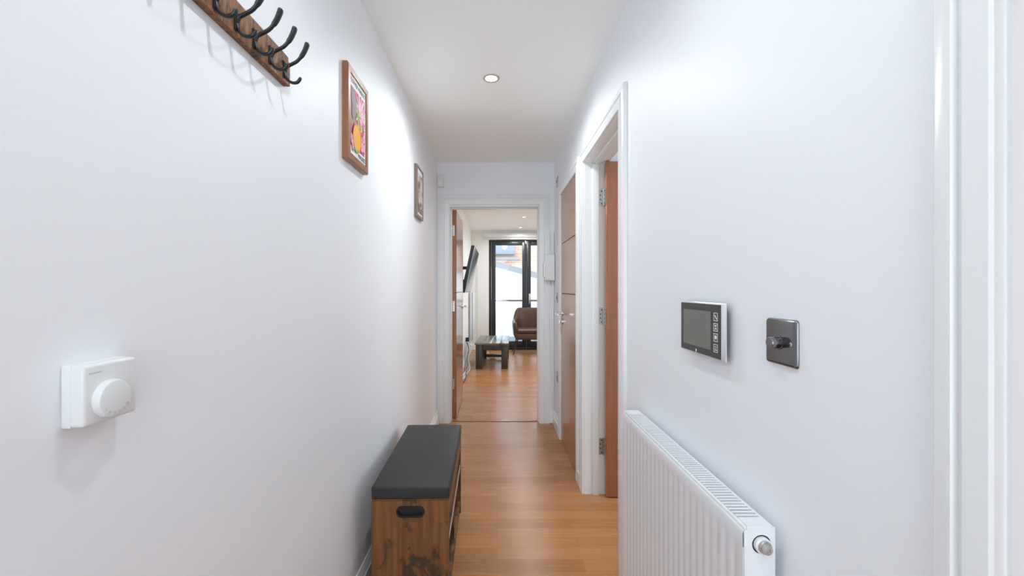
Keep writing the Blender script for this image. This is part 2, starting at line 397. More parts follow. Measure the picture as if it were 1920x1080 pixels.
# door 3: closed door in the near right wall, behind the lens
d = struct('door_3', loc=(XR+.06, D3[0], 0))
b = bmn(); leafx(b, XR+.061, XR+.101, D3[0]+.003, D3[1]-.003, .006, DH-.003, [1.2, 1.6], 'x'); obj('door_leaf', b, ['door', 'groove'], d)
# door 4: living room door, opened flat along the living room wall
d = struct('door_4', loc=(DE[0], YE2, 0))
b = bmn(); leafx(b, -.427, -.387, YE2+.008, YE2+.77, .012, DEH-.004, [1.20], 'x'); obj('door_leaf', b, ['door', 'groove'], d)
lever(d, (-.387, YE2+.70, 1.04), (1, 0, 0), (0, -1, 0), keyhole=False)
for z in (1.79, 1.07, .33):
    b = bmn(); box(b, DE[0]+.001, DE[0]+.004, YE2-.06, YE2, z-.05, z+.05); cyl(b, (-.428, YE2-.001, z-.05), (-.428, YE2-.001, z+.05), .006, 12)
    box(b, -.427, -.405, YE2+.004, YE2+.009, z-.05, z+.05)
    for dz in (-.035, -.012, .012, .035): cyl(b, (-.416, YE2+.002, z+dz), (-.416, YE2+.005, z+dz), .003, 8, mi=1)
    obj('hinge', b, ['chrome', 'screw'], d)
# door 5: glazed front door behind the camera
d = struct('door_5', loc=(0, YB-.06, 0))
b = bmn(); y0, y1 = YB-.085, YB-.04
box(b, -.36, -.24, y0, y1, 0, 2.05); box(b, .24, .36, y0, y1, 0, 2.05); box(b, -.24, .24, y0, y1, 0, .25); box(b, -.24, .24, y0, y1, 1.93, 2.05); box(b, -.24, .24, y0, y1, 1.0, 1.08)
obj('door_leaf', b, 'trim', d)
for z0, z1 in ((.25, 1.0), (1.08, 1.93)):
    b = bmn(); box(b, -.24, .24, YB-.066, YB-.06, z0, z1); obj('pane', b, 'glass', d)

# ------------------------------------------------------------ french window in the living room
d = struct('window_1', loc=(GX0, YF+.05, 0))
b = bmn(); a0, a1 = YF+.02, YF+.10
box(b, GX0, GX0+.05, a0, a1, 0, GZ, .004); box(b, GX1-.05, GX1, a0, a1, 0, GZ, .004); box(b, GX0+.05, GX1-.05, a0, a1, GZ-.04, GZ, .004); box(b, GX0+.05, GX1-.05, a0, a1, 0, .05, .004)
obj('window_frame', b, 'winfr', d)
mid = .595
for i, (x0, x1) in enumerate(((GX0+.05, mid), (mid, GX1-.05))):
    b = bmn(); s = .088; s0, s1 = YF+.005, YF+.075
    box(b, x0+.002, x0+s, s0, s1, .052, GZ-.042, .006); box(b, x1-s, x1-.002, s0, s1, .052, GZ-.042, .006)
    box(b, x0+s, x1-s, s0, s1, .052, .17, .006); box(b, x0+s, x1-s, s0, s1, GZ-.11, GZ-.042, .006)
    sh = obj('window_sash', b, 'winfr', d)
    b = bmn(); box(b, x0+s, x1-s, YF+.035, YF+.041, .17, GZ-.11); obj('pane', b, 'glass', sh)
b = bmn(); hx = .655; box(b, hx-.016, hx+.016, YF-.006, YF+.006, .93, 1.13, .003); tube(b, [(hx, YF-.004, .99), (hx, YF-.045, .99), (hx, YF-.05, 1.0), (hx, YF-.05, 1.12)], .009, 10)
obj('window_handle', b, 'chrome', d)
b = bmn(); box(b, mid-.03, mid+.03, YF-.01, YF+.008, GZ-.09, GZ-.03, .004); obj('window_lock', b, 'chrome', d)
# roller blind cassette
t = thing('roller_blind', 'white roller blind cassette above the dark framed french window', 'blind', (.6, YF, GZ+.06))
b = bmn(); box(b, -.26, 1.48, YF-.09, YF, GZ+.045, GZ+.13, .008); obj('cassette', b, 'whitepl', t)
b = bmn(); box(b, -.22, 1.44, YF-.05, YF-.03, GZ+.005, GZ+.05, .004); obj('bottom_bar', b, 'whitepl', t)

# ------------------------------------------------------------ outside
t = thing('balcony_balustrade', 'glass juliet balcony balustrade with grey handrail outside the french window', 'balustrade', (.5, 8.95, 0))
b = bmn(); box(b, -.35, 1.6, 8.93, 8.98, .96, 1.0, .005); obj('handrail', b, 'slate', t)
b = bmn(); box(b, -.1, 1.4, 8.95, 8.965, .02, .96); obj('glass_panel', b, 'glassb', t)
for x in (-.115, 1.42):
    b = bmn(); box(b, x-.012, x+.012, 8.94, 8.975, -.1, .96, .003); pm = obj('post', b, 'steel', t)
    b = bmn(); box(b, x+.012, x+.06, 8.94, 8.975, .77, .80, .003); obj('glass_clamp', b, 'steel', pm)
b = bmn(); box(b, -1.5, 3.5, YF+.15, 12, -.5, -.12); tag(obj('terrace_slab', b, 'slate'), 'pale terrace below the balcony outside the french window', 'terrace')
# neighbouring white rendered wall with sloped coping, at distance 12
YN = 12.0; kx = YN/800
pl = [(-1.5, -.1), (4.5, -.1), (4.5, 1.15), (1.4, CH+.20), (.7, CH+.39), (-.05, CH+.59), (-1.5, CH+.9)]
t = thing('boundary_wall', 'white rendered outside wall with sloping grey coping beyond the balcony', 'wall', (1, YN, -.12))
b = bmn(); prism(b, pl, 'y', YN, YN+.25); obj('rendered_face', b, 'render', t)
top = pl[2:][::-1]
b = bmn(); prism(b, top+[(x, z+.16) for x, z in top[::-1]], 'y', YN-.05, YN+.35); obj('coping', b, 'slate', t)
t = thing('neighbour_building', 'red brick building with grey upper window seen beyond the sloping wall', 'building', (1, 15, 0))
b = bmn(); box(b, -3, 6, 15.0, 15.4, -.2, 3.05); obj('brick_wall', b, 'brick', t)
b = bmn(); box(b, -1.6, .62, 14.8, 15.0, CH+1.17, CH+1.7, .01); w = obj('window_box', b, 'extgrey', t)
b = bmn(); cyl(b, (.26, 14.79, CH+1.42), (.26, 14.8, CH+1.42), .09, 20); obj('round_lamp', b, 'white', w)
b = bmn(); box(b, -1.7, .8, 14.7, 15.0, CH+.98, CH+1.06, .01); obj('window_sill', b, 'slate', t)

# ------------------------------------------------------------ downlights
M['bezelg'] = mat('grey_bezel', (.45, .44, .43), .4, .3)
def downlight(x, y, label, power, group, size=170, bulb='bulb', col=(.93, .985, 1)):
    t = thing('recessed_downlight', label, 'ceiling light', (x, y, H), group, local=True)
    b = bmn(); lathe(b, [(.030, .002), (.034, -.004), (.044, -.0045), (.047, 0)], (0, 0, 0), (0, 0, 1), 32); obj('bezel', b, 'bezelg', t)
    b = bmn(); lathe(b, [(0, -.002), (.018, -.0035), (.029, -.001), (.029, .0)], (0, 0, 0), (0, 0, 1), 24); obj('lamp', b, bulb, t)
    L = bpy.data.lights.new('downlight_beam', 'SPOT'); L.energy = power; L.spot_size = math.radians(size); L.spot_blend = .65; L.shadow_soft_size = .022; L.color = col
    o = bpy.data.objects.new('downlight_beam', L); COL.objects.link(o); o.parent = t; o.location = (0, 0, -.012)
    return t
downlight(-.032, 2.35, 'small round lit downlight in the hallway ceiling', HALL_W*2.4, None)
downlight(0, .68, 'downlight nearest the camera above the thermostat', HALL_W, None)
downlight(0, -.7, 'added unseen downlight behind the camera by the front door', HALL_W, None)  # unseen lamp, added to light the near hallway
GL = 'living room ceiling downlights'
for (x, y, l) in ((.44, 6.95, 'nearer of the two downlights in the living room ceiling'), (.45, 8.15, 'farther downlight close to the french window'),
                  (.44, 5.5, 'added unseen living room downlight above the doorway head'), (2.0, 6.95, 'added unseen living room downlight out to the right'), (2.0, 5.5, 'added unseen living room downlight behind the hallway end wall')):
    downlight(x, y, l, LIVING_W/2, None, bulb='bulbl')  # last three are unseen, added to light the living room
downlight(1.9, 1.7, 'added unseen downlight in the side room behind the open door', ROOM_W, None, col=(.86, .92, 1))  # unseen lamp, added to light the side room

# ------------------------------------------------------------ hallway: shoe bench
t = thing('shoe_bench', 'rustic brown shoe storage bench with black cushioned seat against left wall', 'bench', (-.34, 2.0, 0), local=True)
t.rotation_euler = (0, 0, math.radians(1.3)); hw, hl = .147, .37
b = bmn()
# end panels with handle cut-out : build plate as grid around a stadium hole
def end_panel(y0, y1):
    b = bmn(); z1 = .432; zc, hh, hwid = .389, .0185, .051
    hole = []
    for k in range(9): a = PI/2+PI*k/8; hole.append((-(hwid-hh)+hh*math.cos(a), zc+hh*math.sin(a)))
    for k in range(9): a = -PI/2+PI*k/8; hole.append(((hwid-hh)+hh*math.cos(a), zc+hh*math.sin(a)))
    # ring between hole and rectangle [-hw,hw]x[.33,z1]
    outer = []
    n_ = len(hole)
    for k, (x, z) in enumerate(hole):
        dx, dz = x, z-zc; s = min((hw/abs(dx)) if abs(dx) > 1e-6 else 9e9, ((z1-zc)/dz) if dz > 1e-6 else 9e9, ((.33-zc)/dz) if dz < -1e-6 else 9e9); outer.append((dx*s, zc+dz*s))
    cor = [(hw, z1), (-hw, z1), (-hw, .33), (hw, .33)]
    for cx, cz in cor:
        k = min(range(n_), key=lambda i: (outer[i][0]-cx)**2+(outer[i][1]-cz)**2); outer[k] = (cx, cz)
    for y in (y0, y1):
        O = [b.verts.new((x, y, z)) for x, z in outer]; I = [b.verts.new((x, y, z)) for x, z in hole]
        for i in range(n_): b.faces.new((O[i], O[(i+1) % n_], I[(i+1) % n_], I[i]))
        if y == y0: I0, O0 = I, O
    for i in range(n_):
        b.faces.new((I0[i], I0[(i+1) % n_], I[(i+1) % n_], I[i])); b.faces.new((O0[i], O0[(i+1) % n_], O[(i+1) % n_], O[i]))
    box(b, -hw, hw, y0, y1, 0, .33)
    e = obj('end_panel', b, 'bench', t)
    b = bmn()
    ring = lambda sc, y: [b.verts.new(((x*(1+sc/hwid)), y, zc+(z-zc)*(1+sc/hh))) for x, z in hole]
    s = -1 if y0 < 0 else 1; yf = y0 if s < 0 else y1; yb_ = y1 if s < 0 else y0
    R = [ring(.004, yf+s*.0005), ring(.003, yf+s*.003), ring(-.003, yf+s*.003), ring(-.004, yf-s*.012)]
    for p, q in zip(R, R[1:]):
        for i in range(n_): b.faces.new((p[i], p[(i+1) % n_], q[(i+1) % n_], q[i]))
    b.faces.new(R[-1]); obj('handle_cup', b, 'blackp', e)
end_panel(-hl, -hl+.018); end_panel(hl-.018, hl)
b = bmn(); box(b, -hw, hw, -hl, hl, .4325, .438, .001, 1); obj('seat_board', b, 'benchh', t)
b = bmn(); box(b, hw-.016, hw-.001, -hl+.018, hl-.018, .352, .432, .001, 1); obj('apron', b, 'benchh', t)
for z in (.06, .262):
    b = bmn(); box(b, -hw+.012, hw-.004, -hl+.018, hl-.018, z-.008, z+.008); sh = obj('shelf', b, 'benchh', t)
    b = bmn(); box(b, hw-.004, hw-.002, -hl+.018, hl-.018, z-.008, z+.008); obj('shelf_edging', b, 'edge' if z > .1 else 'bench', sh)  # upper strip's pale colour is a painted highlight
b = bmn(); box(b, -hw+.012, hw-.008, -.008, .008, .068, .254); obj('divider', b, 'bench', t)
b = bmn(); box(b, -hw, -hw+.012, -hl+.018, hl-.018, .02, .432); obj('back_panel', b, 'bench', t)
b = bmn(); box(b, -hw-.001, hw+.002, -hl-.004, hl+.002, .438, .486, .008, 3)
for f in b.faces: f.smooth = True
cu = obj('seat_cushion', b, 'cushion', t)
b = bmn()
for z in (.4445, .4795):
    pts = [(-hw, -hl-.0035, z), (hw+.001, -hl-.0035, z)]; tube(b, pts, .0016, 6)
    tube(b, [(hw+.0017, -hl-.003, z), (hw+.0017, hl+.001, z)], .0016, 6)
obj('piping', b, 'cushion', cu)

# ------------------------------------------------------------ coat rack
t = thing('coat_rack', 'rough wooden coat rail with a row of black double hooks on left wall', 'coat rack', (XL, .86, 1.80))
b = bmn(); z0, z1, xf = 1.763, 1.843, XL+.016
prism(b, [(XL, z0), (xf, z0), (xf, z1-.01), (xf-.008, z1), (XL, z1)], 'y', .60, 1.092)
prism(b, [(XL, z0), (xf, z0), (xf, z1-.02), (xf-.008, z1-.011), (XL, z1-.011)], 'y', 1.092, 1.10)
obj('board', b, 'rack', t)
for k in range(7):
    y = 1.068-.0655*k; b = bmn()
    box(b, xf, xf+.004, y-.0065, y+.0065, 1.770, 1.812, .0018, 2)
    up = smooth_path([(xf+.003, y, 1.786), (xf+.008, y, 1.797), (xf+.018, y, 1.803), (xf+.034, y, 1.812), (xf+.048, y, 1.829), (xf+.0565, y, 1.847), (xf+.060, y, 1.858)], 4)
    n_ = len(up); tube(b, up, [.0042 if i < n_*.6 else (.0054, .0054, .0044, .0014)[max(0, i-n_+4)] for i in range(n_)], 10, flat=((0, 1, 0), [1.1+.6*max(0, (i-n_*.55)/(n_*.45)) for i in range(n_)]))
    lo = smooth_path([(xf+.003, y, 1.784), (xf+.006, y, 1.772), (xf+.013, y, 1.762), (xf+.025, y, 1.757), (xf+.036, y, 1.760), (xf+.043, y, 1.771)], 4)
    n_ = len(lo); tube(b, lo, [.0036]*(n_-2)+[.0034, .0014], 10, flat=((0, 1, 0), [1.1+.4*i/n_ for i in range(n_)]))
    hk = obj('hook', b, 'blackm', t)
    for z in (1.775, 1.806):
        b = bmn(); cyl(b, (xf+.003, y, z), (xf+.0055, y, z), .0025, 10); obj('screw', b, 'screw', hk)

# ------------------------------------------------------------ pictures
def picture(name, label, y0, y1, z0, z1, fr, m, depth):
    t = thing(name, label, 'picture', (XL, (y0+y1)/2, z0)); x0, x1 = XL, XL+depth
    b = bmn(); A = [(y0, z0), (y1, z0), (y1, z1), (y0, z1)]; B = [(y0+fr, z0+fr), (y1-fr, z0+fr), (y1-fr, z1-fr), (y0+fr, z1-fr)]
    e = .004; A2 = [(y0+e, z0+e), (y1-e, z0+e), (y1-e, z1-e), (y0+e, z1-e)]
    L = [[b.verts.new((x, y, z)) for y, z in Q] for x, Q in ((x0, A), (x1-e, A), (x1, A2), (x1, B), (x1-.005, B))]
    for p, q in zip(L, L[1:]):
        for i in range(4): b.faces.new((p[i], p[(i+1) % 4], q[(i+1) % 4], q[i]))
    b.faces.new(L[0]); obj('frame', b, m, t)
    return t, x1-.0045
fl = {k: mat('print_'+k, c, .6) for k, c in dict(paper=(.82, .85, .80), red=(.62, .045, .13), pink=(.80, .25, .45), pale=(.86, .50, .62), orange=(.86, .40, .015), deep=(.70, .16, .04), grey=(.22, .20, .24), green=(.22, .36, .05), lime=(.5, .6, .08), navy=(.02, .04, .12), brown=(.33, .2, .13)).items()}
for k, v in fl.items(): M['p_'+k] = v
t, xp = picture('framed_floral_print', 'wooden framed colourful floral poster with orange fruit on left wall', 1.513, 1.752, 1.707, 2.052, .026, 'frame1', .022)
PK = list(fl); PM = ['p_'+k for k in PK]
ya, yb, za, zb = 1.539, 1.726, 1.733, 2.026
b = bmn(); box(b, xp-.002, xp, ya, yb, za, zb, mi=PK.index('paper')); lay = [0]
def shape(pts, k):
    lay[0] += 1; x = xp+.00004*lay[0]
    f = b.faces.new([b.verts.new((x, ya+(yb-ya)*u, za+(zb-za)*v)) for u, v in pts]); f.material_index = PK.index(k)
def ell(cu, cv, ru, rv, k, rot=0, n_=20):
    asp = (yb-ya)/(zb-za); pts = []
    for i in range(n_):
        a = 2*PI*i/n_; p, q = ru*math.cos(a), rv*math.sin(a); pts.append((cu+(p*math.cos(rot)-q*math.sin(rot)), cv+(p*math.sin(rot)+q*math.cos(rot))*asp))
    shape(pts, k)
shape([(.05, .115), (.93, .115), (.93, .865), (.05, .865)], 'red')
shape([(.05, .40), (.5, .30), (.55, .7), (.3, .8), (.05, .7)], 'brown')
for k in range(17): ell(.93, .14+.043*k, .025, .018, 'paper', n_=8)
for k in range(13):
    a = 2*PI*k/13; ell(.66+.2*math.cos(a), .655+.13*math.sin(a), .045, .17, 'pink' if k % 2 else 'pale', a+PI/2 if False else a-PI/2)
for k in range(9):
    a = 2*PI*k/9+.2; ell(.66+.11*math.cos(a), .655+.075*math.sin(a), .03, .10, 'pale', a-PI/2)
ell(.24, .70, .14, .26, 'grey', .4); ell(.24, .60, .10, .22, 'grey', -.3)
for k in range(7):
    a = 2*PI*k/7; ell(.52+.07*math.cos(a), .58+.05*math.sin(a), .02, .10, 'lime' if k % 2 else 'green', a-PI/2)
for k, (u, v) in enumerate(((.52, .44), .5 and (.6, .40), (.7, .44), (.62, .47), (.3, .40))): ell(u, v, .07, .035, 'green' if k % 2 else 'lime', .5*k)
for (u, v) in ((.76, .30), (.84, .22), (.72, .2), (.12, .20), (.18, .13), (.85, .34)):
    for k in range(6):
        a = 2*PI*k/6; ell(u+.055*math.cos(a), v+.037*math.sin(a), .045, .03, 'pink' if k % 2 else 'pale', a)
ell(.40, .26, .26, .29, 'deep', 0, 28); ell(.40, .255, .225, .26, 'orange', 0, 28)
for (u, v, r) in ((.2, .085, .6), (.32, .09, -.5), (.44, .1, .7)): ell(u, v, .07, .03, 'green', r)
pr = obj('print', b, PM, t)
def wallM(y, z, x):   # text plane: local x -> +y (seen from +x, reading runs away from the camera), local y -> +z, normal -> +x
    return Matrix(((0, 0, 1, x), (1, 0, 0, y), (0, 1, 0, z), (0, 0, 0, 1)))
text('lettering', 'FLOWER MARKET', .022, wallM((ya+yb)/2, za+(zb-za)*.932, xp+.0006), 'p_navy', pr, xs=.98)
text('lettering', 'MADRID', .024, wallM(ya+(yb-ya)*.72, za+(zb-za)*.055, xp+.0016), 'p_navy', pr, xs=.9)
t, xp = picture('framed_sketch_print', 'small grey-brown framed monochrome sketch print farther along the left wall', 2.825, 3.062, 1.722, 2.07, .017, 'frame2', .022)
m = mat('sketch_print', rough=.6); g = nd(m, 'ShaderNodeTexNoise', Scale=14.0, Detail=8.0, Roughness=.7); ln(m, coords(m, (1, 1, 1.0)), 'Vector', g, 'Vector')
r = ramp(m, [(.42, (.18, .14, .13)), (.5, (.5, .43, .41)), (.6, (.78, .74, .72))]); ln(m, g, 'Fac', r, 'Fac'); ln(m, r, 'Color', BS(m), 'Base Color')
b = bmn(); box(b, xp-.002, xp, 2.842, 3.045, 1.739, 2.053); p = obj('mount', b, 'white', t)
b = bmn(); box(b, xp, xp+.001, 2.856, 3.031, 1.756, 2.020); obj('print', b, m, p)

# ------------------------------------------------------------ thermostat
t = thing('room_thermostat', 'square white plastic thermostat with round dial on near left wall', 'thermostat', (XL, .577, 1.105))
b = bmn(); box(b, XL, XL+.0125, .5374, .618, 1.066, 1.146, .002); obj('back_plate', b, 'whitepl', t)
b = bmn(); box(b, XL+.0095, XL+.029, .5376, .6174, 1.0666, 1.1454, .0045, 4)
for f in b.faces: f.smooth = True
cv = obj('cover', b, 'whitepl', t)
b = bmn()
for k in range(5): box(b, XL+.014, XL+.0165, .549+.0125*k, .558+.0125*k, 1.1425, 1.1449, .0005, 1)
obj('vent', b, 'slot', cv)
yc, zc = .573, 1.0965; b = bmn(); lathe(b, [(.025, 0), (.025, .007), (.0235, .0095), (.020, .0105), (0, .011)], (XL+.029, yc, zc), (1, 0, 0), 48); dl = obj('dial', b, 'whitepl', t)
for k, s_ in enumerate(('5', '10', '15', '20', '25', '30')):
    a = math.radians(-145+22*k); mt = wallM(yc+.0195*math.cos(a), zc+.0195*math.sin(a), XL+.0397)
    text('numeral', s_, .0052, mt, 'greyline', dl)
b = bmn(); box(b, XL+.029, XL+.0293, .545, .563, 1.1335, 1.1348); obj('maker_mark', b, 'greyline', cv)

# ------------------------------------------------------------ video entry monitor
t = thing('video_entry_monitor', 'wall mounted video intercom with grey screen and four keys on right wall', 'intercom', (XR, 1.07, 1.14))
M['rear'] = mat('dark_blue_grey_plastic', (.07, .085, .11), .5)
b = bmn(); V = [[b.verts.new((x, y, z)) for y, z in ((.956+i*1.0, 1.076+j), (1.183-i, 1.076+j), (1.183-i, 1.209-j), (.956+i*1.0, 1.209-j))] for x, i, j in ((.5155, .001, .001), (.519, .010, .006), (XR, .026, .012))]
for p, q in zip(V, V[1:]):
    for i in range(4): b.faces.new((p[i], p[(i+1) % 4], q[(i+1) % 4], q[i]))
b.faces.new(V[0]); b.faces.new(V[-1]); obj('rear_housing', b, 'rear', t)
b = bmn(); y0, y1, z0, z1 = .956, 1.183, 1.076, 1.209; xo = .510
L = [[(x, y, z) for y, z in ((y0+i, z0+i), (y1-i, z0+i), (y1-i, z1-i), (y0+i, z1-i))] for x, i in ((.5155, .010), (.5155, .001), (xo+.004, 0), (xo+.001, .002), (xo, .004))]
V = [[b.verts.new(p) for p in q] for q in L]
for p, q in zip(V, V[1:]):
    for i in range(4): b.faces.new((p[i], p[(i+1) % 4], q[(i+1) % 4], q[i]))
b.faces.new(V[0]); b.faces.new(V[-1]); obj('bezel', b, 'silver', t)
b = bmn(); box(b, xo-.0012, xo-.0001, y0+.015, y1-.004, z0+.004, z1-.004, .0004, 1); fp = obj('front_glass', b, 'greybz', t)
b = bmn(); box(b, xo-.0018, xo-.0012, 1.016, 1.163, 1.096, 1.188); obj('screen', b, 'screen', fp)
def outline(b, y0, y1, z0, z1, w, x):
    for a in ((y0, y1, z0, z0+w), (y0, y1, z1-w, z1), (y0, y0+w, z0+w, z1-w), (y1-w, y1, z0+w, z1-w)): box(b, x-.0004, x, a[0], a[1], a[2], a[3])
xk = xo-.0012
for k, (za_, zb_) in enumerate(((1.167, 1.186), (1.143, 1.162), (1.119, 1.138), (1.094, 1.113))):
    b = bmn(); outline(b, .984, 1.002, za_, zb_, .0013, xk); yc, zc = .993, (za_+zb_)/2
    if k == 0: prism(b, [(yc-.005, zc-.004), (yc-.003, zc-.006), (yc+.005, zc+.003), (yc+.003, zc+.005)], 'x', xk-.0004, xk)
    if k == 1:
        prism(b, [(yc-.005, zc-.005), (yc+.005, zc-.005), (yc-.001, zc)], 'x', xk-.0004, xk); prism(b, [(yc-.005, zc+.005), (yc+.005, zc+.005), (yc+.001, zc)], 'x', xk-.0004, xk)
    if k == 2: prism(b, [(yc-.005, zc-.001), (yc, zc-.005), (yc+.005, zc-.001), (yc+.003, zc+.005), (yc-.003, zc+.005)], 'x', xk-.0004, xk)
    if k == 3:
        prism(b, [(yc-.005, zc-.005), (yc+.004, zc-.005), (yc+.004, zc-.003), (yc-.005, zc-.003)], 'x', xk-.0004, xk); lathe(b, [(.0035, 0), (.0022, 0)], (xk-.0003, yc, zc+.002), (1, 0, 0), 16)
    obj('key', b, 'white', fp)
b = bmn(); prism(b, [(1.087, 1.0885), (1.094, 1.0885), (1.0925, 1.083), (1.0905, 1.0805), (1.0885, 1.083)], 'x', xk-.0004, xk); obj('emblem', b, 'white', fp)

# ------------------------------------------------------------ dimmer switch
t = thing('dimmer_switch', 'black nickel dimmer switch with one round knob on right wall', 'switch', (XR, .79, 1.144))
b = bmn(); y0, y1, z0, z1 = .745, .831, 1.101, 1.187; pr_ = [(0, 0), (.0015, .0002), (.004, .0014), (.0055, .003), (.0062, .006)]
def rrect(i, r=.006, n_=5):
    pts = []; Y0, Y1, Z0, Z1 = y0+i, y1-i, z0+i, z1-i; r = max(r-i*.5, .002)
    for cx, cz, a0 in ((Y1-r, Z1-r, 0), (Y0+r, Z1-r, 90), (Y0+r, Z0+r, 180), (Y1-r, Z0+r, 270)):
        for k in range(n_): a = math.radians(a0+90*k/(n_-1)); pts.append((cx+r*math.cos(a), cz+r*math.sin(a)))
    return pts
V = [[b.verts.new((XR-h, y, z)) for y, z in rrect(i)] for h, i in pr_]
n_ = len(V[0])
for p, q in zip(V, V[1:]):
    for i in range(n_):
        f = b.faces.new((p[i], p[(i+1) % n_], q[(i+1) % n_], q[i])); f.smooth = True
b.faces.new(V[-1]); obj('plate', b, 'blackn', t)
xs = XR-.0062; b = bmn(); lathe(b, [(.0125, 0), (.0125, .0012), (.0115, .0016), (.0105, .0016), (.0105, .017), (.0095, .0185), (0, .0187)], (xs, .790, 1.143), (-1, 0, 0), 40); obj('knob', b, 'blackn', t)
for y in (.758, .818):
    b = bmn(); lathe(b, [(.0038, 0), (.0038, .0006), (.003, .001), (0, .001)], (xs, y, 1.143), (-1, 0, 0), 20); s = obj('screw', b, 'chrome', t)
    b = bmn(); box(b, xs-.00125, xs-.001, y-.0024, y+.0024, 1.1426, 1.1434); box(b, xs-.00125, xs-.001, y-.0004, y+.0004, 1.1406, 1.1454); obj('screw_slot', b, 'slot', s)

# ------------------------------------------------------------ hallway radiator
t = thing('panel_radiator', 'white fluted panel radiator with top grille mounted on near right wall', 'radiator', (XR, 1.17, .215))
rx0, rx1, ry0, ry1, rz0, rz1 = .455, .512, .790, 1.538, .215, .795
b = bmn()
# fluted front panel : cross-section in (x,y) extruded with fading at top and bottom
nf = 22; m0, m1 = ry0+.018, ry1-.018; pitch = (m1-m0)/nf; prof = [(.008, ry0), (0, ry0)]
for k in range(nf):
    a = m0+pitch*k
    prof += [(0, a+pitch*.14), (.0017, a+pitch*.24), (.0017, a+pitch*.44), (0, a+pitch*.54)]
prof += [(0, ry1), (.008, ry1)]
levels = [(rz1+.001, 0, .008), (rz1-.001, 0, .0015), (rz1-.006, 0, -.0002), (rz1-.030, 0, 0), (rz1-.040, 1, 0), (rz0+.040, 1, 0), (rz0+.030, 0, 0), (rz0, 0, 0), (rz0, 0, .008)]
R = [[b.verts.new((rx0+x*f+o, y, z)) for x, y in prof] for z, f, o in levels]
for p, q in zip(R, R[1:]):
    for i in range(len(prof)-1): b.faces.new((p[i], p[i+1], q[i+1], q[i]))
box(b, rx0+.005, rx0+.012, ry0+.001, ry1-.001, rz0+.002, rz1-.004); obj('front_panel', b, 'radw', t)
b = bmn(); box(b, rx1-.010, rx1, ry0+.004, ry1-.004, rz0, rz1, .003); box(b, rx0+.01, rx1-.01, ry0+.02, ry1-.02, rz0+.03, rz1-.04); obj('rear_panel', b, 'radw', t)
for s, (a, c) in enumerate(((ry0-.004, ry0), (ry1, ry1+.004))):
    b = bmn(); box(b, rx0+.001, rx1+.001, a, c, rz0, rz1+.002, .001, 2); box(b, rx0+.006, rx1+.001, a+.0003, c-.0003, rz1-.01, rz1+.008, .001, 2); ep = obj('side_cover', b, 'radw', t)
    if s == 0:
        b = bmn(); px, pz = .487, .772
        lathe(b, [(.0185, .0001), (.0175, .0006)], (px, a, pz), (0, -1, 0), 36, mi=0); lathe(b, [(.0175, .0004), (0, .0004)], (px, a, pz), (0, -1, 0), 36, mi=1)
        lathe(b, [(.0150, 0), (.0150, .008), (.0135, .009), (.0115, .009)], (px, a, pz), (0, -1, 0), 28, mi=0)
        lathe(b, [(.0120, .006), (.0120, .013), (.0112, .014), (.0095, .014), (.0088, .020), (.004, .021), (.004, .019), (0, .019)], (px, a, pz), (0, -1, 0), 12, mi=2)
        obj('bleed_valve', b, ['radw', 'slot', 'steel'], ep)
# top grille with transverse slots
b = bmn(); gz = rz1+.006; g0, g1 = rx0+.010, rx1-.004
box(b, rx0+.0035, g0, ry0+.001, ry1-.001, gz-.008, gz, .002); box(b, g1, rx1+.001, ry0+.001, ry1-.001, gz-.006, gz)
box(b, g0, g1, ry0+.001, ry0+.035, gz-.006, gz); box(b, g0, g1, ry1-.035, ry1-.001, gz-.006, gz)
ns = 56; y0, y1 = ry0+.035, ry1-.035; pt = (y1-y0)/ns
for k in range(ns): box(b, g0, g1, y0+pt*k+pt*.42, y0+pt*(k+1), gz-.003, gz)
obj('top_grille', b, 'radw', t)
b = bmn(); box(b, g0, g1, ry0+.03, ry1-.03, gz-.018, gz-.016); obj('grille_shade', b, 'slot', t)  # dark sheet paints the shade below the grille slots
for y in (ry0+.12, ry1-.12):
    b = bmn(); box(b, rx1, XR-.0005, y-.015, y+.015, rz0+.05, rz1-.08); obj('wall_bracket', b, 'radw', t)
for y in (ry0-.02, ry1+.02):
    b = bmn()
    cyl(b, (.487, y, 0), (.487, y, rz0+.06), .0075, 12); cyl(b, (.487, min(y, ry0+.0) if y < 1 else ry1, rz0+.045), (.487, y, rz0+.045), .009, 12)
    obj('pipe', b, 'radw', t)

# ------------------------------------------------------------ fittings by the end wall
t = thing('wall_control_box', 'white plastic box mounted beside the living room doorway', 'control box', (.475, YE, 1.31))
b = bmn(); box(b, .430, .523, YE-.075, YE-.019, 1.312, 1.548, .006, 3); bx = obj('housing', b, 'whitepl', t)
b = bmn(); box(b, .420, .438, YE-.083, YE-.03, 1.345, 1.475, .004, 2); obj('side_cover', b, 'white', bx)
b = bmn(); box(b, .50, .522, YE-.022, YE, 1.55, 1.76, .003); obj('conduit', b, 'whitepl', t)
b = bmn(); box(b, .503, .521, YE-.020, YE, .125, 1.312, .003); obj('conduit', b, 'whitepl', t)
t = thing('motion_sensor', 'small white sensor box high in the left corner above the doorway', 'sensor', (XL+.03, YE, 2.2))
b = bmn(); box(b, XL+.001, XL+.062, YE-.04, YE, 2.165, 2.285, .008, 3); s = obj('housing', b, 'whitepl', t)
b = bmn(); box(b, XL+.012, XL+.052, YE-.044, YE-.038, 2.175, 2.225, .003); obj('lens', b, 'white', s)
